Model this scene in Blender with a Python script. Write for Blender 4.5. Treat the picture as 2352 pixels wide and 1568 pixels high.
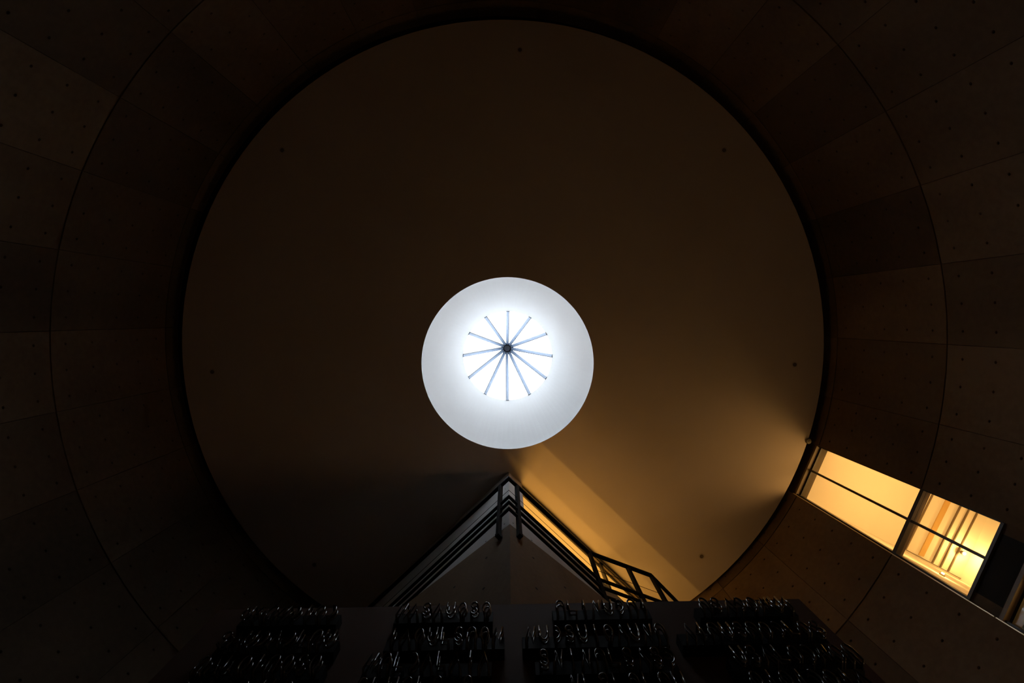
import bpy, bmesh, math, random
from math import sin, cos, pi, radians, sqrt, atan2, hypot
from mathutils import Vector, Matrix

for o in list(bpy.data.objects):
    bpy.data.objects.remove(o)
scene = bpy.context.scene
COL = scene.collection
random.seed(7)

# ------------------------------------------------------------------ camera
# World: X = right in the picture, Y = down in the picture, Z = up. The camera
# lies low on the gallery floor and looks almost straight up.
H0 = 0.40                                   # camera height above the floor
F = 1300.0                                  # focal length in pixels of a 2352 px wide frame
zen = Vector((-10.0, 54.0, -1300.0)).normalized()      # zenith in camera axes
xc = Vector((0, -1, 0)).cross(-zen).normalized()
xc = xc if xc.x > 0 else -xc
yc = zen.cross(xc).normalized()
m = Matrix((xc, yc, zen))                   # rows = world axes seen in camera axes (camera -> world)
cam_data = bpy.data.cameras.new('camera')
cam_data.sensor_width = 36.0
cam_data.lens = 36.0 * F / 2352.0
cam_data.clip_start = 0.02
cam = bpy.data.objects.new('camera', cam_data)
COL.objects.link(cam)
cam.matrix_world = Matrix.Translation((0, 0, H0)) @ m.to_4x4()
scene.camera = cam

# ------------------------------------------------------------------ view, sky
scene.view_settings.view_transform = 'Standard'
scene.view_settings.look = 'None'
scene.view_settings.exposure = 0.0
scene.view_settings.gamma = 1.0
scene.view_settings.use_curve_mapping = False
world = bpy.data.worlds.new('overcast_sky')
scene.world = world
world.use_nodes = True
bg = world.node_tree.nodes['Background']
bg.inputs['Color'].default_value = (0.90, 0.95, 1.0, 1)
bg.inputs['Strength'].default_value = 7.6

WARM = (1.0, 0.50, 0.09)
def area_light(name, loc, direction, sx, sy, power, color=WARM, along=None):
    d = bpy.data.lights.new(name, 'AREA')
    d.shape = 'RECTANGLE'; d.size = sx; d.size_y = sy
    d.energy = power; d.color = color
    o = bpy.data.objects.new(name, d); COL.objects.link(o)
    z = -Vector(direction).normalized()
    x = Vector(along or (1, 0, 0)); x = (x - z * x.dot(z)).normalized()
    y = z.cross(x)
    o.matrix_world = Matrix.Translation(loc) @ Matrix((x, y, z)).transposed().to_4x4()
    return o
def point_light(name, loc, power, radius=0.03, color=WARM):
    d = bpy.data.lights.new(name, 'POINT'); d.energy = power; d.color = color; d.shadow_soft_size = radius
    o = bpy.data.objects.new(name, d); COL.objects.link(o); o.location = loc
    return o

# ------------------------------------------------------------------ shared measures (metres, h = above the camera)
CEIL_H = 7.30; CEIL_Z = CEIL_H + H0
CEIL_C = Vector((-0.043, 0.386)); CEIL_R = 4.143
WALL_C = Vector((-0.06, 0.33)); WALL_R = 4.26
OPEN_C = Vector((0.0, 0.590)); OPEN_R = 1.113
def on_wall(deg):                            # where a level line of sight at this bearing meets the round wall
    d = Vector((cos(radians(deg)), sin(radians(deg))))
    b = d.dot(WALL_C); c = WALL_C.length_squared - WALL_R ** 2
    return d * (b + sqrt(b * b - c))
W1 = on_wall(22.38); W2 = on_wall(31.53)      # the two edges of the tall window
wv = (W2 - W1).normalized(); wu = Vector((wv.y, -wv.x))
W_WIDE = (W2 - W1).length
UA = Vector((0.0153, 2.004))                    # corner of the upper block
LD = Vector((-1, 0.953)).normalized(); RD = Vector((1, 0.945)).normalized()
RN = Vector((RD.y, -RD.x))                   # outward normal of the right face (to the middle of the hall)
LN = Vector((-LD.y, LD.x)); LN = LN if LN.y < 0 else -LN
RN = RN if RN.y < 0 else -RN
SILL_Z = 6.36 + H0
FLOOR2_Z = 5.0 + H0                          # floor level behind the railing
WIN_DU = W1.dot(wu)
def win_pt(u, v, z):                         # u = depth behind the window plane, v = from W1 towards W2
    p = W1 + wu * u + wv * v
    return Vector((p.x, p.y, z))

# gallery behind the right face of the corner block: two linear lamps on its floor
for s, pw in ((0.95, 42.0), (0.43, 17.0)):
    c = UA + RD * 1.55 - RN * (0.12 + s)
    area_light('floor_tube_light', (c.x, c.y, FLOOR2_Z + 0.06), (0, 0, 1), 2.2, 0.04, pw, along=(RD.x, RD.y, 0))
c = UA + RD * 1.15 - RN * 1.25
area_light('gallery_bounce_fill', (c.x, c.y, 5.75 + H0), (RN.x, RN.y, 0.15), 1.5, 0.5, 22.0, (1.0, 0.49, 0.14), along=(RD.x, RD.y, 0))  # unseen added fill standing in for light bounced inside the gallery
# unseen fills added in the room behind the tall window
c = win_pt(1.0, 0.05, 6.05 + H0)
area_light('room_fill', c, (0, 0, 1), 0.5, 1.0, 22.0, (1.0, 0.53, 0.15), along=(wu.x, wu.y, 0))  # floating fill for the room and its spill on the hall ceiling
area_light('room_floor_bounce_fill', win_pt(1.1, -0.1, 4.62 + H0), (0, 0, 1), 0.8, 1.0, 13.0, (1.0, 0.47, 0.17), along=(wu.x, wu.y, 0))  # added fill standing in for bounce off the room floor
# unseen floor uplight right of the upright panel, inferred from the warm right walls
area_light('floor_uplight', (2.6, 1.25, 0.5), (0, 0, 1), 0.4, 0.4, 8.0, (1.0, 0.58, 0.28))
# unseen fills added in the room behind the window below it
c = win_pt(1.3, -0.25, 3.0 + H0)
area_light('lower_room_fill', c, (0, 0, 1), 0.6, 0.6, 9.0, (1.0, 0.52, 0.17), along=(wu.x, wu.y, 0))

point_light('lower_room_side_fill', win_pt(0.75, 0.45, 3.65 + H0), 2.5, 0.04, (1.0, 0.58, 0.18))  # extra unseen fill added to brighten the lower pane

# ------------------------------------------------------------------ materials
def new_mat(name):
    mt = bpy.data.materials.new(name); mt.use_nodes = True
    nt = mt.node_tree
    return mt, nt, nt.nodes['Principled BSDF']
def concrete(name, base, dark, scale=1.0, rough=0.75, vary=0.25, bump=0.15):
    mt, nt, b = new_mat(name)
    N, L = nt.nodes, nt.links
    tc = N.new('ShaderNodeNewGeometry')
    n1 = N.new('ShaderNodeTexNoise'); n1.inputs['Scale'].default_value = 1.1 * scale; n1.inputs['Detail'].default_value = 6
    n2 = N.new('ShaderNodeTexNoise'); n2.inputs['Scale'].default_value = 18 * scale; n2.inputs['Detail'].default_value = 5
    mp = N.new('ShaderNodeMapping'); mp.inputs['Scale'].default_value = (1, 1, 0.35)
    L.new(tc.outputs['Position'], mp.inputs['Vector'])
    L.new(mp.outputs['Vector'], n1.inputs['Vector']); L.new(tc.outputs['Position'], n2.inputs['Vector'])
    add = N.new('ShaderNodeMath'); add.operation = 'MULTIPLY_ADD'; add.inputs[1].default_value = 0.35
    L.new(n2.outputs['Fac'], add.inputs[0]); L.new(n1.outputs['Fac'], add.inputs[2])
    rp = N.new('ShaderNodeValToRGB')
    rp.color_ramp.elements[0].position = 0.42; rp.color_ramp.elements[0].color = (*dark, 1)
    rp.color_ramp.elements[1].position = 0.85; rp.color_ramp.elements[1].color = (*base, 1)
    L.new(add.outputs[0], rp.inputs['Fac'])
    oi = N.new('ShaderNodeObjectInfo')
    mr = N.new('ShaderNodeMapRange'); mr.inputs['To Min'].default_value = 1 - vary; mr.inputs['To Max'].default_value = 1 + vary * 0.4
    L.new(oi.outputs['Random'], mr.inputs['Value'])
    mx = N.new('ShaderNodeMix'); mx.data_type = 'RGBA'; mx.blend_type = 'MULTIPLY'; mx.inputs['Factor'].default_value = 1
    L.new(rp.outputs['Color'], mx.inputs['A']); L.new(mr.outputs['Result'], mx.inputs['B'])
    L.new(mx.outputs['Result'], b.inputs['Base Color'])
    b.inputs['Roughness'].default_value = rough; b.inputs['Specular IOR Level'].default_value = 0.08
    bp = N.new('ShaderNodeBump'); bp.inputs['Strength'].default_value = bump; bp.inputs['Distance'].default_value = 0.004
    L.new(n2.outputs['Fac'], bp.inputs['Height']); L.new(bp.outputs['Normal'], b.inputs['Normal'])
    return mt
def plain(name, color, rough=0.5, metal=0.0, noise=0.0, nscale=6.0, spec=None):
    mt, nt, b = new_mat(name)
    b.inputs['Roughness'].default_value = rough; b.inputs['Metallic'].default_value = metal
    if spec is not None: b.inputs['Specular IOR Level'].default_value = spec
    N, L = nt.nodes, nt.links
    g = N.new('ShaderNodeNewGeometry'); n = N.new('ShaderNodeTexNoise'); n.inputs['Scale'].default_value = nscale; n.inputs['Detail'].default_value = 5
    L.new(g.outputs['Position'], n.inputs['Vector'])
    rp = N.new('ShaderNodeValToRGB')
    rp.color_ramp.elements[0].position = 0.3; rp.color_ramp.elements[1].position = 0.7
    rp.color_ramp.elements[0].color = (*[c * (1 - noise) for c in color], 1); rp.color_ramp.elements[1].color = (*color, 1)
    L.new(n.outputs['Fac'], rp.inputs['Fac']); L.new(rp.outputs['Color'], b.inputs['Base Color'])
    return mt
def glass_pane(name, tint, refl=0.035):
    mt = bpy.data.materials.new(name); mt.use_nodes = True
    nt = mt.node_tree; N, L = nt.nodes, nt.links
    N.remove(N['Principled BSDF'])
    t = N.new('ShaderNodeBsdfTransparent'); t.inputs['Color'].default_value = (*tint, 1)
    g = N.new('ShaderNodeBsdfGlossy'); g.inputs['Roughness'].default_value = 0.02
    mx = N.new('ShaderNodeMixShader')
    mx.inputs['Fac'].default_value = refl
    L.new(t.outputs[0], mx.inputs[1]); L.new(g.outputs[0], mx.inputs[2])
    L.new(mx.outputs[0], N['Material Output'].inputs['Surface'])
    return mt
def emitter(name, color, strength):
    mt, nt, b = new_mat(name)
    b.inputs['Base Color'].default_value = (0.8, 0.8, 0.8, 1)
    b.inputs['Emission Color'].default_value = (*color, 1); b.inputs['Emission Strength'].default_value = strength
    return mt
M = {
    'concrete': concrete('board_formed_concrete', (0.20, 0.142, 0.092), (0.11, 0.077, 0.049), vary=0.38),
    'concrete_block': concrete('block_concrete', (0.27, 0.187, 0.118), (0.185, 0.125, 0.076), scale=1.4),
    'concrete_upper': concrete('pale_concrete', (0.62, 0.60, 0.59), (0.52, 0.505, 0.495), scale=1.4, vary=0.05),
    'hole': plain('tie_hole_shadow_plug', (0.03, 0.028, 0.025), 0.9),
    'ceiling': plain('ceiling_plaster', (0.60, 0.53, 0.47), 0.9, noise=0.06, nscale=1.5),
    'shaft': plain('white_shaft_plaster', (0.94, 0.94, 0.945), 0.9, noise=0.03, nscale=2.5),
    'room': plain('room_white_paint', (0.80, 0.76, 0.68), 0.85, noise=0.03, nscale=2.0),
    'floor': concrete('polished_floor', (0.44, 0.335, 0.235), (0.32, 0.24, 0.165), rough=0.5),
    'steel': plain('black_painted_steel', (0.004, 0.0035, 0.003), 0.7, noise=0.3, nscale=20, spec=0.05),
    'frame': plain('dark_window_steel', (0.028, 0.024, 0.019), 0.45, noise=0.3, nscale=20),
    'brown': plain('brown_metal_lit_reveal', (0.17, 0.125, 0.075), 0.5, noise=0.15),  # brown metal; on window undersides it carries the room's warm light
    'reveal': plain('dim_lit_reveal', (0.085, 0.060, 0.032), 0.6, noise=0.15),  # darker copy for the window head, room light painted into its tone
    'edge': plain('bright_metal_edge', (0.75, 0.62, 0.42), 0.35, metal=0.8),
    'rib': plain('blue_grey_rib_paint', (0.26, 0.33, 0.46), 0.45, noise=0.1),
    'rib_dark': plain('dark_rib_edge', (0.015, 0.02, 0.03), 0.5),
    'glass': glass_pane('clear_glass', (0.93, 0.93, 0.90)),
    'skyglass': glass_pane('skylight_glass', (0.96, 0.98, 0.99)),
    'slot': plain('matt_black', (0.01, 0.01, 0.01), 0.9),
    'board': plain('dark_brown_panel', (0.115, 0.066, 0.046), 0.75, noise=0.15, nscale=1.2, spec=0.1),
    'tube': plain('unlit_glass_tube', (0.035, 0.034, 0.035), 0.12, spec=0.4),
    'housing': plain('black_tube_housing', (0.006, 0.006, 0.006), 0.7, spec=0.08),
    'downlight': plain('dark_downlight', (0.13, 0.105, 0.08), 0.6),
    'trim': plain('ceiling_ring_trim', (0.50, 0.44, 0.37), 0.7),
    'grey': plain('grey_plastic', (0.13, 0.12, 0.10), 0.6),
    'orange': plain('ochre_soffit_strip', (0.62, 0.40, 0.14), 0.8),
    'lens': emitter('lamp_lens', (1.0, 0.86, 0.55), 30.0),
}

# ------------------------------------------------------------------ mesh helpers
class MB:
    def __init__(self): self.v = []; self.f = []
    def poly(self, pts):
        b = len(self.v); self.v += [tuple(p) for p in pts]; self.f.append(tuple(range(b, b + len(pts))))
    def hexa(self, p):                        # 8 points: bottom ring 0-3, top ring 4-7
        b = len(self.v); self.v += [tuple(q) for q in p]
        for f in ((3, 2, 1, 0), (4, 5, 6, 7), (0, 1, 5, 4), (1, 2, 6, 5), (2, 3, 7, 6), (3, 0, 4, 7)):
            self.f.append(tuple(b + i for i in f))
    def prism(self, pts, z0, z1):             # polygon in plan, extruded upright
        n = len(pts); b = len(self.v)
        self.v += [(p[0], p[1], z0) for p in pts] + [(p[0], p[1], z1) for p in pts]
        self.f.append(tuple(b + i for i in reversed(range(n)))); self.f.append(tuple(b + n + i for i in range(n)))
        for i in range(n):
            j = (i + 1) % n; self.f.append((b + i, b + j, b + n + j, b + n + i))
    def beam(self, a, c, w, d, up=(0, 0, 1)):  # rectangular bar from a to c
        a = Vector(a); c = Vector(c); t = (c - a).normalized(); up = Vector(up)
        s = t.cross(up)
        if s.length < 1e-4: s = t.cross(Vector((1, 0, 0)))
        s.normalize(); n = s.cross(t).normalized()
        s = s * (w / 2); n = n * (d / 2)
        self.hexa([a - s - n, a + s - n, a + s + n, a - s + n, c - s - n, c + s - n, c + s + n, c - s + n])
    def tube(self, pts, r, k=8):
        pts = [Vector(p) for p in pts]; b = len(self.v); n = len(pts)
        ref = None
        for i, p in enumerate(pts):
            t = (pts[min(i + 1, n - 1)] - pts[max(i - 1, 0)]).normalized()
            if ref is None: ref = t.orthogonal().normalized()
            ref = (ref - t * ref.dot(t)).normalized(); q = t.cross(ref)
            for j in range(k):
                a = 2 * pi * j / k; self.v.append(tuple(p + (ref * cos(a) + q * sin(a)) * r))
        for i in range(n - 1):
            for j in range(k):
                self.f.append((b + i * k + j, b + i * k + (j + 1) % k, b + (i + 1) * k + (j + 1) % k, b + (i + 1) * k + j))
        self.f.append(tuple(b + j for j in reversed(range(k)))); self.f.append(tuple(b + (n - 1) * k + j for j in range(k)))
    def lathe(self, prof, c, k=32, close=True):  # prof: (r, z) list around (cx, cy)
        b = len(self.v); n = len(prof)
        for r, z in prof:
            for j in range(k):
                a = 2 * pi * j / k; self.v.append((c[0] + r * cos(a), c[1] + r * sin(a), z))
        for i in range(n if close else n - 1):
            i2 = (i + 1) % n
            for j in range(k):
                self.f.append((b + i * k + j, b + i * k + (j + 1) % k, b + i2 * k + (j + 1) % k, b + i2 * k + j))
    def mesh(self, name, smooth=False):
        me = bpy.data.meshes.new(name); me.from_pydata(self.v, [], self.f)
        bm = bmesh.new(); bm.from_mesh(me); bmesh.ops.recalc_face_normals(bm, faces=bm.faces); bm.to_mesh(me); bm.free()
        if smooth:
            for p in me.polygons: p.use_smooth = True
        return me
    def build(self, name, mat, parent=None, smooth=False):
        return link(name, self.mesh(name, smooth), mat, parent)
def link(name, me, mat, parent=None):
    if not me.materials: me.materials.append(M[mat])
    o = bpy.data.objects.new(name, me); COL.objects.link(o)
    if parent:
        o.parent = parent; o.matrix_parent_inverse = parent.matrix_world.inverted()
    return o
def empty(name, loc):
    o = bpy.data.objects.new(name, None); COL.objects.link(o); o.location = loc
    o.empty_display_size = 0.1
    o.matrix_world = Matrix.Translation(loc)
    return o
def tag(o, label, cat, group=None):
    o['label'] = label; o['category'] = cat
    if group: o['group'] = group
    return o
def struct(o): o['kind'] = 'structure'; return o
def P3(p, z): return Vector((p[0], p[1], z))

# ------------------------------------------------------------------ floor and round wall
f = MB(); f.lathe([(0.001, 0.0), (WALL_R + 0.4, 0.0), (WALL_R + 0.4, -0.2), (0.001, -0.2)], WALL_C, 96)
struct(f.build('floor', 'floor'))

def wall_xy(a, r): return (WALL_C.x + r * cos(a), WALL_C.y + r * sin(a))
A1 = atan2(W1.y - WALL_C.y, W1.x - WALL_C.x); A2 = atan2(W2.y - WALL_C.y, W2.x - WALL_C.x)
Z_TOP = 8.25
WZ_HEAD = 7.26 + H0
WZ_TRANSOM = 5.393 + H0
WZ_SILL = 4.505 + H0
WZ_HEAD2 = 4.19 + H0
WZ_SILL2 = WZ_HEAD2 - 2.7
core = MB()                                    # concrete core behind the panels, with the two window openings left out
def arc(mb, a0, a1, r0, r1, z0, z1, step=radians(4)):
    n = max(1, int(math.ceil((a1 - a0) / step)))
    for i in range(n):
        b0 = a0 + (a1 - a0) * i / n; b1 = a0 + (a1 - a0) * (i + 1) / n
        p = [wall_xy(b0, r0), wall_xy(b1, r0), wall_xy(b1, r1), wall_xy(b0, r1)]
        mb.hexa([(*q, z0) for q in p] + [(*q, z1) for q in p])
RI = WALL_R + 0.045; RO = WALL_R + 0.30
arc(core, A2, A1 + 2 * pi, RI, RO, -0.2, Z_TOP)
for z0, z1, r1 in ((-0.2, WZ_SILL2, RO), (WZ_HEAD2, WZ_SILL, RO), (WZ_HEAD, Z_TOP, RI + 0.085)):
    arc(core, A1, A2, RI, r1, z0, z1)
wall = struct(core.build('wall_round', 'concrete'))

def panel_mesh(a0, a1, z0, z1, nx, nz, gap=0.008):
    mb = MB(); g = 0.0018 / WALL_R
    a0 += g; a1 -= g; z0 += gap; z1 -= gap
    R0, RB, hr = WALL_R, WALL_R + 0.06, 0.0135
    def pt(a, z, r): x, y = wall_xy(a, r); return (x, y, z)
    for i in range(nx):
        for k in range(nz):
            b0 = a0 + (a1 - a0) * i / nx; b1 = a0 + (a1 - a0) * (i + 1) / nx
            y0 = z0 + (z1 - z0) * k / nz; y1 = z0 + (z1 - z0) * (k + 1) / nz
            bm_, ym = (b0 + b1) / 2, (y0 + y1) / 2
            out = [(b1, ym), (b1, y1), (bm_, y1), (b0, y1), (b0, ym), (b0, y0), (bm_, y0), (b1, y0)]
            ins = [(bm_ + hr / WALL_R * cos(j * pi / 4), ym + hr * sin(j * pi / 4)) for j in range(8)]
            for j in range(8):
                j2 = (j + 1) % 8
                mb.poly([pt(*out[j], R0), pt(*out[j2], R0), pt(*ins[j2], R0), pt(*ins[j], R0)])
                mb.poly([pt(*ins[j], R0), pt(*ins[j2], R0), pt(*ins[j2], R0 + 0.03), pt(*ins[j], R0 + 0.03)])
            mb.poly([pt(*q, R0 + 0.03) for q in ins])
    n = nx
    for i in range(n):
        b0 = a0 + (a1 - a0) * i / n; b1 = a0 + (a1 - a0) * (i + 1) / n
        mb.poly([pt(b0, z0, R0), pt(b1, z0, R0), pt(b1, z0, RB), pt(b0, z0, RB)])
        mb.poly([pt(b0, z1, R0), pt(b1, z1, R0), pt(b1, z1, RB), pt(b0, z1, RB)])
    mb.poly([pt(a0, z0, R0), pt(a0, z1, R0), pt(a0, z1, RB), pt(a0, z0, RB)])
    mb.poly([pt(a1, z0, R0), pt(a1, z1, R0), pt(a1, z1, RB), pt(a1, z0, RB)])
    return mb.mesh('panel')
RINGS = [0.0, 0.370, 2.170, 3.970, 5.770, 7.570, 8.2]
STEP = radians(10.363)
cols = [(A2 + k * STEP, A2 + (k + 1) * STEP) for k in range(33)]
cols.append((cols[-1][1], A1 + 2 * pi))
base_mesh = {}
for ci, (a0, a1) in enumerate(cols):
    mid = math.degrees((a0 + a1) / 2) % 360
    if 62 < mid < 122: continue                # behind the corner block
    for ri in range(1, len(RINGS) - 1):
        z0, z1 = RINGS[ri], RINGS[ri + 1]
        if ci < 33:
            key = round(z1 - z0, 3)
            if key not in base_mesh:
                base_mesh[key] = (panel_mesh(0, STEP, 0, key, 3, 5 if key > 0.7 else 2), )
            me = base_mesh[key][0]
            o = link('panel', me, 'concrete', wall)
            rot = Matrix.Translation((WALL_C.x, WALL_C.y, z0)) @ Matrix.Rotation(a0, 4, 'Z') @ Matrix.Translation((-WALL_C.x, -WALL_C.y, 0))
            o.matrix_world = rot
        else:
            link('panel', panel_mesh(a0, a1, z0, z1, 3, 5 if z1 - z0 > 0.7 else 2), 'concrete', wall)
# spandrel panels in the window column
for z0, z1 in ((RINGS[1], WZ_SILL2 - 0.02),):
    link('panel', panel_mesh(A1, A2, z0, z1, 2, 1), 'concrete', wall)
sp = MB(); p = [wall_xy(A1, WALL_R + 0.05), wall_xy(A2, WALL_R + 0.05), wall_xy(A2, WALL_R + 0.2), wall_xy(A1, WALL_R + 0.2)]
sp.hexa([(*q, WZ_HEAD2 + 0.01) for q in p] + [(*q, WZ_SILL - 0.01) for q in p])
sp.build('spandrel', 'slot', wall)

# ------------------------------------------------------------------ ceiling disc, dark slot above its rim
cl = MB()
K = 128
def ring_pts(c, r, z): return [(c.x + r * cos(2 * pi * j / K), c.y + r * sin(2 * pi * j / K), z) for j in range(K)]
rings = [ring_pts(OPEN_C, OPEN_R, CEIL_Z), ring_pts(CEIL_C, CEIL_R, CEIL_Z), ring_pts(CEIL_C, CEIL_R, CEIL_Z + 0.10),
         ring_pts(CEIL_C, CEIL_R - 0.25, CEIL_Z + 0.30), ring_pts(OPEN_C, OPEN_R + 0.25, CEIL_Z + 0.30)]
cl.v = [p for r in rings for p in r]
for i in range(5):
    i2 = (i + 1) % 5
    for j in range(K):
        cl.f.append((i * K + j, i * K + (j + 1) % K, i2 * K + (j + 1) % K, i2 * K + j))
ceil = struct(cl.build('ceiling', 'ceiling'))
sl = MB(); sl.lathe([(3.3, Z_TOP - 0.15), (WALL_R + 0.6, Z_TOP - 0.15), (WALL_R + 0.6, Z_TOP + 0.05), (3.3, Z_TOP + 0.05)], WALL_C, 96)  # black lid added above the rim slot to stop sky light leaking in
sl.build('slot_light_stop', 'slot', ceil)
s2 = MB(); s2.lathe([(3.25, CEIL_Z + 0.2), (3.3, CEIL_Z + 0.2), (3.3, Z_TOP), (3.25, Z_TOP)], WALL_C, 96)
s2.build('slot_light_stop', 'slot', ceil)

# ------------------------------------------------------------------ skylight: white tapering shaft, twelve ribs, hub, glass
GZ = 8.30 + H0; GR = 0.651; GC = Vector((0.0, 0.556)); AZ = 9.7 + H0; AC = Vector((-0.008, 0.508))
sky = empty('skylight', (OPEN_C.x, OPEN_C.y, CEIL_Z))
tag(sky, 'round white skylight with twelve dark radial ribs, high in the ceiling', 'skylight')
sh = MB()
def cring(c, r, z, k=96): return [(c.x + r * cos(2 * pi * j / k), c.y + r * sin(2 * pi * j / k), z) for j in range(k)]
N_S = 20
prof = []
for i in range(N_S + 1):
    t = i / N_S; prof.append((OPEN_C.lerp(GC, t), OPEN_R + (GR - OPEN_R) * t ** 1.5, CEIL_Z + 0.0005 + (GZ - CEIL_Z) * t))
prof += [(GC, GR + 0.16, GZ), (OPEN_C, OPEN_R + 0.2, CEIL_Z + 0.9), (OPEN_C, OPEN_R + 0.2, CEIL_Z + 0.28)]
for c, r, z in prof: sh.v += cring(c, r, z)
for i in range(len(prof) - 1):
    for j in range(96):
        sh.f.append((i * 96 + j, i * 96 + (j + 1) % 96, (i + 1) * 96 + (j + 1) % 96, (i + 1) * 96 + j))
sh.build('shaft', 'shaft', sky, smooth=False)
cb = MB(); cb.lathe([(GR + 0.001, GZ), (GR + 0.10, GZ), (GR + 0.10, GZ + 0.10), (GR + 0.05, GZ + 0.10)], GC, 96)
cb.build('curb', 'shaft', sky)
apex = Vector((AC.x, AC.y, AZ))
hb = MB(); hb.lathe([(0.001, AZ - 0.22), (0.050, AZ - 0.22), (0.062, AZ - 0.18), (0.062, AZ + 0.05), (0.001, AZ + 0.06)], AC, 20)
hb.build('hub', 'rib_dark', sky)
for j in range(12):
    a = pi / 2 + j * pi / 6
    foot = Vector((GC.x + (GR + 0.02) * cos(a), GC.y + (GR + 0.02) * sin(a), GZ - 0.0))
    t = (apex - foot).normalized(); head = apex - t * 0.03
    r = MB(); r.beam(foot, head, 0.040, 0.05); rb = r.build('rib', 'rib', sky)
    off = Vector((-sin(a), cos(a), 0)) * 0.023
    e = MB(); e.beam(foot + off, head + off, 0.007, 0.07); e.build('rib_edge', 'rib_dark', rb)
    a2 = a + pi / 6
    foot2 = Vector((GC.x + (GR + 0.02) * cos(a2), GC.y + (GR + 0.02) * sin(a2), GZ))
    n = (foot2 - foot).cross(apex - foot).normalized(); n = n if n.z > 0 else -n
    up = n * 0.030; th = n * 0.008
    am = (a + a2) / 2
    q = MB(); q.v = [tuple(v) for v in (foot + up, foot2 + up, apex + up, foot + up + th, foot2 + up + th, apex + up + th)]
    q.f = [(2, 1, 0), (3, 4, 5), (0, 1, 4, 3), (1, 2, 5, 4), (2, 0, 3, 5)]
    q.build('pane', 'skyglass', sky)

# ------------------------------------------------------------------ recessed downlights round the ceiling, all unlit
DL = [(-42, 'unlit recessed downlight in the upper right of the dark ceiling'),
      (3.3, 'unlit recessed downlight at the right ceiling rim above the tall lit window'),
      (46.6, 'unlit recessed downlight in the warm glow beside the landing railing'),
      (131.2, 'unlit recessed downlight in the lower left ceiling above the tube panel'),
      (175.3, 'unlit recessed downlight at the far left rim of the ceiling'),
      (221.7, 'unlit recessed downlight in the upper left of the dark ceiling'),
      (-87, 'unlit recessed downlight at the top rim, straight above the skylight')]
dl_tr = MB(); dl_tr.lathe([(0.026, -0.004), (0.040, -0.004), (0.040, 0.0), (0.026, 0.0)], (0, 0), 20)
dl_tr = dl_tr.mesh('trim_ring')
dl_b = MB(); dl_b.lathe([(0.001, -0.001), (0.027, -0.003), (0.027, 0.002), (0.001, 0.002)], (0, 0), 20)
dl_b = dl_b.mesh('baffle')
for deg, lab in DL:
    c = CEIL_C + Vector((cos(radians(deg)), sin(radians(deg)))) * 3.775
    d = empty('downlight', (c.x, c.y, CEIL_Z)); tag(d, lab, 'downlight', 'unlit downlights in the ceiling')
    for nm, me, mt in (('trim_ring', dl_tr, 'trim'), ('baffle', dl_b, 'downlight')):
        o = link(nm, me, mt); o.parent = d
# small round detector at the rim
sx, sy = 3.923, 1.602
dt = empty('smoke_detector', (sx, sy, CEIL_Z)); tag(dt, 'small round grey detector at the ceiling rim beside the tall lit window', 'detector')
q = MB(); q.lathe([(0.001, CEIL_Z - 0.03), (0.03, CEIL_Z - 0.028), (0.038, CEIL_Z - 0.012), (0.038, CEIL_Z), (0.001, CEIL_Z)], (sx, sy), 20)
q.build('cover', 'grey', dt)
q = MB(); q.lathe([(0.001, CEIL_Z - 0.036), (0.012, CEIL_Z - 0.036), (0.012, CEIL_Z - 0.029), (0.001, CEIL_Z - 0.029)], (sx, sy), 12)
q.build('sensor', 'downlight', dt)

# ------------------------------------------------------------------ corner block
LA = Vector((0.0195, 1.844))                              # corner of the lower walls
LLD = Vector((-0.856, 0.6696)).normalized(); LRD = Vector((0.8605, 0.6917)).normalized()
def block_wall(name, a, d, length, t, z0, z1, mat, inward, start=0.0, d_other=None):
    n = inward * t
    p0, p1 = a + d * start, a + d * length
    mb = MB(); mb.prism([p0, p1, p1 + n, p0 + n], z0, z1)
    return struct(mb.build(name, mat))
def inward(d):
    n = Vector((-d.y, d.x)); return n if n.y > 0 else -n
def mitred(name, a, d, length, t, z0, z1, mat, other):
    # wall from the corner a along d, mitred against the wall along other
    bis = (d + other).normalized()
    k = t / abs(bis.dot(inward(d)))
    p1 = a + d * length
    mb = MB(); mb.prism([a, p1, p1 + inward(d) * t, a + bis * k], z0, z1)
    return struct(mb.build(name, mat))
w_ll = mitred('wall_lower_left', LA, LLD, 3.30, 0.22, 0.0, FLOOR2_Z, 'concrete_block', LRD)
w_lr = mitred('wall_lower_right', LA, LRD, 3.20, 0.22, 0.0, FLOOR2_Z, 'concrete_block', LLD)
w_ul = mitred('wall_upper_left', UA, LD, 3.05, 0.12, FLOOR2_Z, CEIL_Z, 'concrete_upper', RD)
PIER = 0.232
bis = (LD + RD).normalized()
mb = MB(); p1 = UA + RD * PIER
mb.prism([UA, p1, p1 - RN * 0.12, UA + bis * (0.12 / abs(bis.dot(RN)))], FLOOR2_Z, CEIL_Z)
w_ur = struct(mb.build('wall_upper_right', 'concrete_upper'))
mb = MB(); p2 = UA + RD * 2.97
mb.prism([p1, p2, p2 - RN * 0.12, p1 - RN * 0.12], FLOOR2_Z, SILL_Z)
mb.build('sill_wall', 'concrete_upper', w_ur)
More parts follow.
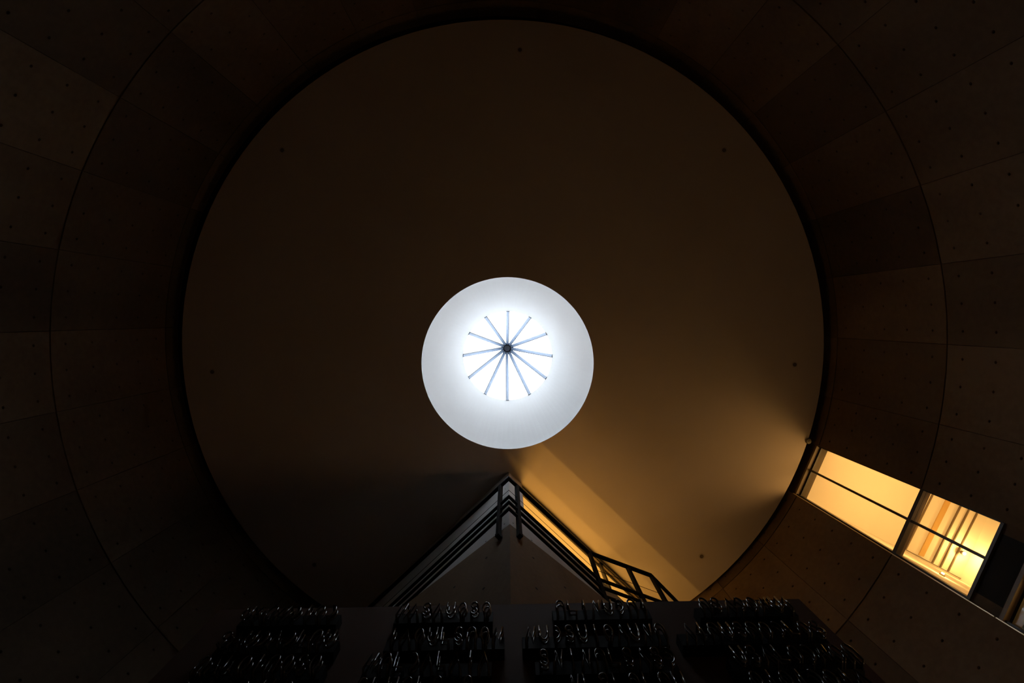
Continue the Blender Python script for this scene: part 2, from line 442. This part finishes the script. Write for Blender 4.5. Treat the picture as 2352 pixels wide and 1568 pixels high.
# bolt and tie holes as small recessed-looking plugs, one part per wall
def plugs(parent, a, d, nrm, z_list, s_list, r):
    mb = MB(); dv = Vector((d.x, d.y, 0)); up = Vector((0, 0, 1)); nv = Vector((nrm.x, nrm.y, 0))
    for z in z_list:
        for s in s_list:
            c = Vector((a.x, a.y, z)) + dv * s
            o = [c + nv * 0.0015 + (dv * cos(j * pi / 4) + up * sin(j * pi / 4)) * r for j in range(8)]
            i = [c - nv * 0.004 + (dv * cos(j * pi / 4) + up * sin(j * pi / 4)) * r for j in range(8)]
            b = len(mb.v); mb.v += [tuple(x) for x in o + i]
            mb.f.append(tuple(b + j for j in range(8)))
            for j in range(8): mb.f.append((b + j, b + (j + 1) % 8, b + 8 + (j + 1) % 8, b + 8 + j))
    o = mb.build('tie_hole', 'hole', parent); o['kind'] = 'stuff'
plugs(w_ul, UA, LD, LN, (5.556 + H0,), [0.066 + 0.255 * k for k in range(10)], 0.008)
plugs(w_ur, UA, RD, RN, (5.556 + H0,), [0.054 + 0.255 * k for k in range(11)], 0.008)
plugs(w_ul, UA, LD, LN, (6.35 + H0, 6.7 + H0), [0.06], 0.006)
LLN = -inward(LLD); LRN = -inward(LRD)
for k in range(7):
    sk = 0.25 + 0.328 * k
    zz = [4.643 - 0.29 * (sk - 0.25) + H0 - 0.535 * j for j in range(6)]
    plugs(w_ll, LA, LLD, LLN, zz, [sk], 0.0125)
    plugs(w_lr, LA, LRD, LRN, zz, [sk], 0.0125)
# floor slab of the gallery inside the block, and its ceiling
UL_END = UA + LD * 3.05; UR_END = UA + RD * 2.97
LL_END = LA + LLD * 2.85; LR_END = LA + LRD * 2.75
mb = MB(); mb.prism([LA + Vector((0, 0.06)), LR_END, Vector((2.2, 4.6)), Vector((-2.3, 4.6)), LL_END], FLOOR2_Z - 0.2, FLOOR2_Z - 0.001)
gf = struct(mb.build('floor_gallery', 'room'))
mb = MB(); ia = UA + bis * 0.13
mb.prism([ia, UA + RD * 2.97 - RN * 0.10, Vector((2.1, 4.55)), Vector((-2.2, 4.55)), UA + LD * 3.05 + inward(LD) * 0.10], CEIL_Z - 0.012, CEIL_Z - 0.001)
gc = struct(mb.build('ceiling_gallery', 'room'))
# back wall of the gallery, in front of the round wall
mb = MB(); mb.prism([Vector((2.25, 3.95)), Vector((2.25, 4.05)), Vector((-2.3, 4.05)), Vector((-2.3, 3.95))], FLOOR2_Z, CEIL_Z - 0.001)
struct(mb.build('wall_gallery_back', 'room'))

# clerestory glazing above the sill of the right face
w3 = struct(empty('window_3', (p1.x, p1.y, SILL_Z)))
gl0 = UA + RD * PIER - RN * 0.06; 
def rp(s, inn, z): q = UA + RD * s - RN * inn; return Vector((q.x, q.y, z))
S_M = 1.70; S_E = 2.95
zh = CEIL_Z - 0.05
for nm, a, b in (('head_rail', PIER, S_E),):
    q = MB(); q.beam(rp(a, 0.025, zh + 0.02), rp(b, 0.025, zh + 0.02), 0.014, 0.05); q.build('head_rail', 'frame', w3)
    q = MB(); q.beam(rp(a, 0.055, zh + 0.025), rp(b, 0.055, zh + 0.025), 0.02, 0.035); q.build('head_rail', 'brown', w3)
    q = MB(); q.beam(rp(a, 0.09, zh + 0.02), rp(b, 0.09, zh + 0.02), 0.016, 0.05); q.build('head_rail', 'frame', w3)
q = MB(); q.beam(rp(PIER, 0.06, SILL_Z + 0.008), rp(S_E, 0.06, SILL_Z + 0.008), 0.08, 0.016); q.build('sill_rail', 'frame', w3)
for s in (S_M,):
    q = MB(); q.prism([rp(s - 0.028, 0.045, 0)[:2], rp(s - 0.010, 0.045, 0)[:2], rp(s - 0.010, 0.075, 0)[:2], rp(s - 0.028, 0.075, 0)[:2]], SILL_Z, zh); q.build('mullion', 'frame', w3)
    q = MB(); q.prism([rp(s - 0.010, 0.05, 0)[:2], rp(s + 0.010, 0.05, 0)[:2], rp(s + 0.010, 0.07, 0)[:2], rp(s - 0.010, 0.07, 0)[:2]], SILL_Z, zh); q.build('mullion', 'brown', w3)
    q = MB(); q.prism([rp(s + 0.010, 0.045, 0)[:2], rp(s + 0.028, 0.045, 0)[:2], rp(s + 0.028, 0.075, 0)[:2], rp(s + 0.010, 0.075, 0)[:2]], SILL_Z, zh); q.build('mullion', 'frame', w3)
q = MB(); q.prism([rp(PIER, 0.02, 0)[:2], rp(PIER + 0.012, 0.02, 0)[:2], rp(PIER + 0.012, 0.10, 0)[:2], rp(PIER, 0.10, 0)[:2]], SILL_Z, zh); q.build('jamb', 'frame', w3)
for s0, s1 in ((PIER + 0.012, S_M - 0.035), (S_M + 0.035, S_E)):
    q = MB(); q.prism([rp(s0, 0.056, 0)[:2], rp(s1, 0.056, 0)[:2], rp(s1, 0.064, 0)[:2], rp(s0, 0.064, 0)[:2]], SILL_Z + 0.016, zh); q.build('pane', 'glass', w3)

# ------------------------------------------------------------------ railing round the corner and out along the landing
rail = empty('railing', (0, 1.78, FLOOR2_Z))
tag(rail, 'black steel railing bent round the concrete corner and out along the landing', 'railing')
RH = 6.29 + H0
C0 = Vector((0.0122, 1.801))
A_ = Vector((0.923, 2.652)); B_ = Vector((1.624, 2.915)); D_ = Vector((1.925, 3.223))
LEND = C0 + (A_ - C0).length * 2.2 * Vector((-(A_ - C0).normalized().x, (A_ - C0).normalized().y))
E_ = D_ + Vector((0.70, 0.70))
path = [LEND, C0, A_, B_, D_, E_]
def rail_run(name, z, w, d, mat='steel'):
    mb = MB()
    # one mitred bar through all the corners
    n = len(path); sec = []
    for i, p in enumerate(path):
        d0 = (path[i] - path[i - 1]).normalized() if i else (path[1] - path[0]).normalized()
        d1 = (path[i + 1] - path[i]).normalized() if i < n - 1 else d0
        nn = Vector((-(d0 + d1).y, (d0 + d1).x)).normalized()
        k = (w / 2) / max(0.3, nn.dot(Vector((-d0.y, d0.x))))
        sec.append([P3(p - nn * k, z - d / 2), P3(p + nn * k, z - d / 2), P3(p + nn * k, z + d / 2), P3(p - nn * k, z + d / 2)])
    for s in sec: mb.v += [tuple(v) for v in s]
    for i in range(n - 1):
        for j in range(4): mb.f.append((i * 4 + j, i * 4 + (j + 1) % 4, (i + 1) * 4 + (j + 1) % 4, (i + 1) * 4 + j))
    mb.f.append((3, 2, 1, 0)); b = (n - 1) * 4; mb.f.append((b, b + 1, b + 2, b + 3))
    return mb.build(name, mat, rail)
rail_run('handrail', RH, 0.036, 0.040)
for h in (5.645, 5.47, 5.285):
    rail_run('lower_rail', h + H0, 0.026, 0.030)
rail_run('cable', 5.86 + H0, 0.004, 0.004)
def post(p, d, z0):
    n = Vector((-d.y, d.x))
    mb = MB()
    a, b = 0.017, 0.020
    mb.prism([p - d * a - n * b, p + d * a - n * b, p + d * a + n * b, p - d * a + n * b], z0, RH - 0.02)
    po = mb.build('post', 'steel', rail)
    mb = MB(); mb.prism([p - d * 0.02 - n * 0.024, p + d * 0.02 - n * 0.024, p + d * 0.02 + n * 0.06, p - d * 0.02 + n * 0.06], z0 - 0.03, z0 + 0.02)
    mb.build('base_plate', 'steel', po)
dr = (A_ - C0).normalized(); dlf = Vector((-dr.x, dr.y))
post(C0 + dr * 0.125, dr, FLOOR2_Z - 0.16); post(C0 + dlf * 0.125, -dlf, FLOOR2_Z - 0.16)
post(C0 + dlf * 2.3, -dlf, FLOOR2_Z)
post(A_, (B_ - A_).normalized(), FLOOR2_Z)
db = (B_ - A_).normalized()
post(A_.lerp(B_, 0.618), db, FLOOR2_Z)
post(B_, db, FLOOR2_Z); post(D_ + Vector((0.35, 0.35)), (E_ - D_).normalized(), FLOOR2_Z)
mb = MB(); o_ = Vector((0.03, -0.05))
mb.prism([LA + LRD * 1.0 , A_ + o_ * 0.6, B_ + o_, D_ + o_, E_ + o_, UR_END, UA + RD * 1.0], FLOOR2_Z - 0.16, FLOOR2_Z)
struct(mb.build('floor_landing', 'concrete_block'))

# ------------------------------------------------------------------ tall window in the round wall and the room behind it
def wbox(mb, u0, u1, v0, v1, z0, z1):
    p = [win_pt(u0, v0, 0), win_pt(u1, v0, 0), win_pt(u1, v1, 0), win_pt(u0, v1, 0)]
    mb.prism([(q.x, q.y) for q in p], z0, z1)
def wpart(name, mat, parent, *a):
    mb = MB(); wbox(mb, *a); return mb.build(name, mat, parent)
WW = W_WIDE
def make_window(name, z0, z1, tr):
    w = struct(empty(name, win_pt(0, 0, z0)))
    U0 = 0.03
    wpart('jamb', 'frame', w, U0, U0 + 0.10, -0.02, 0.010, z0, z1)
    wpart('jamb', 'frame', w, U0, U0 + 0.07, WW - 0.022, WW + 0.02, z0, z1)
    wpart('edge_trim', 'edge', w, -0.012, 0.0, WW - 0.008, WW - 0.001, z0 - 0.30, z1)
    wpart('head', 'brown', w, U0 - 0.02, U0 + 0.03, -0.0, WW, z1 - 0.035, z1)  # brown stands for room light on the underside of the head
    wpart('head', 'frame', w, U0 + 0.03, U0 + 0.05, -0.0, WW, z1 - 0.06, z1)
    wpart('head', 'reveal', w, U0 + 0.05, U0 + 0.125, -0.0, WW, z1 - 0.05, z1)
    wpart('sill', 'frame', w, U0, U0 + 0.10, 0, WW, z0 - 0.02, z0 + 0.012)
    mv = WW * 0.47
    wpart('mullion', 'frame', w, U0 + 0.01, U0 + 0.06, mv - 0.012, mv + 0.012, z0 + 0.012, z1 - 0.05)
    zs = [z0 + 0.012] + ([tr - 0.023, tr + 0.023] if tr else []) + [z1 - 0.05]
    if tr:
        wpart('transom', 'frame', w, U0, U0 + 0.05, 0.010, WW - 0.022, tr - 0.023, tr + 0.023)
        wpart('transom', 'brown', w, U0 + 0.05, U0 + 0.078, 0.010, WW - 0.022, tr - 0.021, tr + 0.018)  # brown bar paints the lamplit underside of the dark transom
    for k in range(0, len(zs), 2):
        for v0, v1 in ((0.010, mv - 0.012), (mv + 0.012, WW - 0.022)):
            wpart('pane', 'glass', w, U0 + 0.030, U0 + 0.036, v0, v1, zs[k], zs[k + 1])
    return w
make_window('window_1', WZ_SILL, WZ_HEAD, WZ_TRANSOM)
make_window('window_2', WZ_SILL2, WZ_HEAD2, None)
# rooms: floor, ceiling, two side walls, back wall
RW0, RW1 = 0.26, 2.64
def side_v(u): return WW + 0.006 + 0.090 * (u - 0.131)      # the side wall runs out slightly askew
def make_room(side, z0, z1, d):
    mb = MB(); wbox(mb, RW0 - 0.02, d, -1.7, WW + 0.3, z0 - 0.15, z0); struct(mb.build('floor_' + side, 'room'))
    mb = MB(); wbox(mb, 0.13, d, -1.7, WW + 0.3, z1, z1 + 0.15); struct(mb.build('ceiling_' + side, 'room'))
    mb = MB(); mb.prism([win_pt(u, v, 0)[:2] for u, v in ((0.131, side_v(0.131)), (d, side_v(d)), (d, side_v(d) + 0.15), (0.131, side_v(0.131) + 0.15))], z0 - 0.15, z1 + 0.15); struct(mb.build('wall_near_' + side, 'room'))
    mb = MB(); wbox(mb, RW0 + 0.1, d, -1.8, -1.7, z0 - 0.15, z1 + 0.15); struct(mb.build('wall_far_' + side, 'room'))
    mb = MB(); wbox(mb, d, d + 0.1, -1.8, WW + 0.45, z0 - 0.15, z1 + 0.15); struct(mb.build('wall_back_' + side, 'room'))
    mb = MB(); wbox(mb, RW0 - 0.02, RW0 + 0.10, -1.8, 0.0, z0 - 0.15, z1 + 0.15); struct(mb.build('wall_front_' + side, 'room'))
RC = 7.42 + H0
make_room('upper_room', WZ_SILL - 0.10, RC, RW1)
make_room('lower_room', WZ_SILL2 - 0.05, WZ_HEAD2 + 0.0, RW1)
def strip(mb, uc, hw, gap, z0, z1):            # a strip across the room, square to the askew side wall
    v1 = side_v(uc) - gap; vm = 0.4
    a = uc - 0.037 * (v1 - vm); b = uc - 0.037 * (-1.2 - vm)
    mb.prism([win_pt(u, v, 0)[:2] for u, v in ((a - hw, v1), (a + hw, v1), (b + hw, -1.2), (b - hw, -1.2))], z0, z1)
# ceiling tracks and soffit strip in the upper room
TR = [1.800, 2.210, 2.334, 2.455]
labs = ['thin dark ceiling track nearest the window bars in the lit room', 'thin dark ceiling track just past the ochre strip in the lit room',
        'middle thin dark track of the three beyond the ochre strip', 'thin dark ceiling track carrying the glowing spotlight']
for u, lb in zip(TR, labs):
    mb = MB(); strip(mb, u, 0.0075, 0.035, RC - 0.022, RC)
    t = mb.build('ceiling_track', 'brown'); tag(t, lb, 'track', 'ceiling tracks in the lit room')
ub = 2.030
mb = MB(); strip(mb, ub, 0.036, 0.05, RC - 0.015, RC - 0.001)
tag(mb.build('soffit_strip', 'orange'), 'wide ochre strip across the ceiling of the lit room', 'ceiling strip')
mb = MB(); mb.prism([win_pt(u, side_v(u) - o, 0)[:2] for u, o in ((TR[0] - 0.05, 0.030), (RW1, 0.030), (RW1, 0.022), (TR[0] - 0.05, 0.022))], RC - 0.012, RC)
mb.build('trim_1', 'brown')['kind'] = 'structure'
# glowing spotlight on the last track
def spotlight(u, v, z, lab, power):
    c = win_pt(u, v, z)
    s = empty('spotlight', c); tag(s, lab, 'lamp')
    q = MB(); q.lathe([(0.001, z), (0.006, z), (0.006, z - 0.03), (0.001, z - 0.03)], c[:2], 10); q.build('stem', 'brown', s)
    q = MB(); q.lathe([(0.001, z - 0.03), (0.022, z - 0.03), (0.026, z - 0.075), (0.020, z - 0.078), (0.001, z - 0.07)], c[:2], 16); q.build('lamp_body', 'brown', s)
    q = MB(); q.lathe([(0.001, z - 0.079), (0.019, z - 0.079), (0.017, z - 0.087), (0.001, z - 0.092)], c[:2], 16); q.build('lens', 'lens', s)
    point_light('spot_bulb', (c.x, c.y, z - 0.13), power, 0.02, (1.0, 0.60, 0.18))
spotlight(2.455, 0.565, RC - 0.022, 'small glowing spotlight hanging under the last ceiling track', 9.0)
# wall lamp on the near side wall
d2 = W1 + wu * 2.395 + wv * 0.927        # line of sight of the wall lamp, at ceiling height
d2 = d2 / (RC - H0)
o1 = win_pt(0.131, side_v(0.131), 0).xy; o2 = win_pt(2.5, side_v(2.5), 0).xy
sd = (o2 - o1).normalized(); sn = Vector((sd.y, -sd.x)); sn = sn if sn.dot(wv) > 0 else -sn     # out through the side wall
hh = (o1.dot(sn) - 0.03) / d2.dot(sn)
lp = d2 * hh
def wlp(a, n, dz): q = lp + sd * a + sn * (n + 0.03); return Vector((q.x, q.y, hh + H0 + dz))
c = wlp(0, 0, 0)
wl = empty('wall_lamp', c); tag(wl, 'small glowing lamp on the near side wall of the lit room', 'lamp')
q = MB(); q.hexa([wlp(-.02, 0, -.02), wlp(.02, 0, -.02), wlp(.02, -.02, -.02), wlp(-.02, -.02, -.02), wlp(-.02, 0, .02), wlp(.02, 0, .02), wlp(.02, -.02, .02), wlp(-.02, -.02, .02)]); q.build('back_plate', 'brown', wl)
q = MB(); q.tube([wlp(0, -.021, 0), wlp(0, -.035, 0)], 0.014, 12); q.build('lens', 'lens', wl)
point_light('wall_bulb', wlp(0, -.09, 0), 4.5, 0.05, (1.0, 0.60, 0.18))

# ------------------------------------------------------------------ upright panel with rows of unlit bent glass tubes
BY0 = 1.685; B_TOP = 3.30 + H0; B_L, B_R = -1.706, 1.739
brd = empty('tube_panel', (0, BY0, 0.3))
tag(brd, 'dark upright panel carrying four columns of unlit bent glass tubes, below the railing', 'panel')
TILT = (1.675 - 1.7285) / (B_R - B_L)
def bp_(x, out, z): return Vector((x, 1.7285 + (x - B_L) * TILT - out, z))
mb = MB(); mb.hexa([bp_(B_L, 0, 0.3), bp_(B_R, 0, 0.3), bp_(B_R, -0.06, 0.3), bp_(B_L, -0.06, 0.3),
                    bp_(B_L, 0, B_TOP), bp_(B_R, 0, B_TOP), bp_(B_R, -0.06, B_TOP), bp_(B_L, -0.06, B_TOP)])
mb.build('back_panel', 'board', brd)
for x in (-1.2, 1.2):
    mb = MB(); mb.hexa([bp_(x - .05, -0.05, 0), bp_(x + .05, -0.05, 0), bp_(x + .05, -0.11, 0), bp_(x - .05, -0.11, 0), bp_(x - .05, -0.05, 2.6), bp_(x + .05, -0.05, 2.6), bp_(x + .05, -0.11, 2.6), bp_(x - .05, -0.11, 2.6)])
    mb.build('support', 'steel', brd)
def arc_pts(cx, cz, r, a0, a1, n=8, sx=1.0): return [(cx + sx * r * cos(radians(a0 + (a1 - a0) * i / n)), cz + r * sin(radians(a0 + (a1 - a0) * i / n))) for i in range(n + 1)]
# plain bent-tube shapes (loops, hooks, bars, waves), not lettering
SHAPES = [
    arc_pts(.5, .5, .46, -70, 250, 12, .8),
    [(.5, 0.0), (.5, 1.0)],
    [(.1, 0), (.1, .6)] + arc_pts(.5, .6, .4, 180, 0, 8) + [(.9, 0)],
    [(.1, 1), (.1, .4)] + arc_pts(.5, .4, .4, 180, 360, 8) + [(.9, 1)],
    arc_pts(.5, .75, .25, 0, 270, 8, 1.3) + arc_pts(.5, .25, .25, 90, -180, 8, 1.3),
    [(.05, .05), (.35, .95), (.65, .05), (.95, .95)],
    [(.1, 1), (.1, .1), (.85, .1)],
    arc_pts(.3, .5, .48, 85, -85, 10, 1.1),
    [(.05, 0), (.5, .95), (.95, 0)],
]
LW, LH = 0.052, 0.125
glyphs = []
for s in SHAPES:
    mb = MB()
    p3 = [(x * LW, -0.105, z * LH) for x, z in s]
    p3 = [(p3[0][0], -0.055, p3[0][2])] + p3 + [(p3[-1][0], -0.055, p3[-1][2])]
    mb.tube(p3, 0.0055, 7)
    mb.tube([(p[0] * 0.94 + 0.006, p[1] + 0.028 if p[1] < -0.06 else p[1] + 0.004, p[2] * 0.94 + 0.012) for p in p3], 0.0055, 7)
    glyphs.append(mb.mesh('glass_tube', True))
rotb = Matrix.Rotation(math.atan(TILT), 4, 'Z')
COLS = [(-1.46, 9), (-0.61, 9), (0.26, 9), (1.06, 9)]
TOPS = [3.125, 2.868, 2.657, 2.468] + [2.468 - 0.205 * k for k in range(1, 5)]
rnd = random.Random(3)
for ci, (x0, n) in enumerate(COLS):
    for ri, ht in enumerate(TOPS):
        n2 = n if ri % 3 else n - 1
        if (ci, ri) in ((2, 1), (3, 1)): x0r, n2 = x0 - 0.175, n + 2
        elif (ci, ri) == (2, 2): x0r, n2 = x0 - 0.12, n + 1
        elif (ci, ri) in ((1, 2), (1, 3)): x0r = x0 - 0.06
        else: x0r = x0
        n2 = min(n2, 11)
        zb = ht - LH + H0
        wid = n2 * 0.066
        mb = MB()
        mb.hexa([bp_(x0r - .01, 0.0, zb + .004), bp_(x0r + wid, 0.0, zb + .004), bp_(x0r + wid, 0.055, zb + .012), bp_(x0r - .01, 0.055, zb + .012),
                 bp_(x0r - .01, 0.0, zb + LH - .002), bp_(x0r + wid, 0.0, zb + LH - .002), bp_(x0r + wid, 0.055, zb + LH - .012), bp_(x0r - .01, 0.055, zb + LH - .012)])
        mb.build('tube_housing', 'housing', brd)
        last = -1
        for k in range(n2):
            gi = rnd.randrange(len(glyphs))
            while gi == last: gi = rnd.randrange(len(glyphs))
            last = gi
            o = link('glass_tube', glyphs[gi], 'tube', brd)
            q = bp_(x0r + k * 0.066 + 0.006, 0, zb)
            o.matrix_world = Matrix.Translation(q) @ rotb
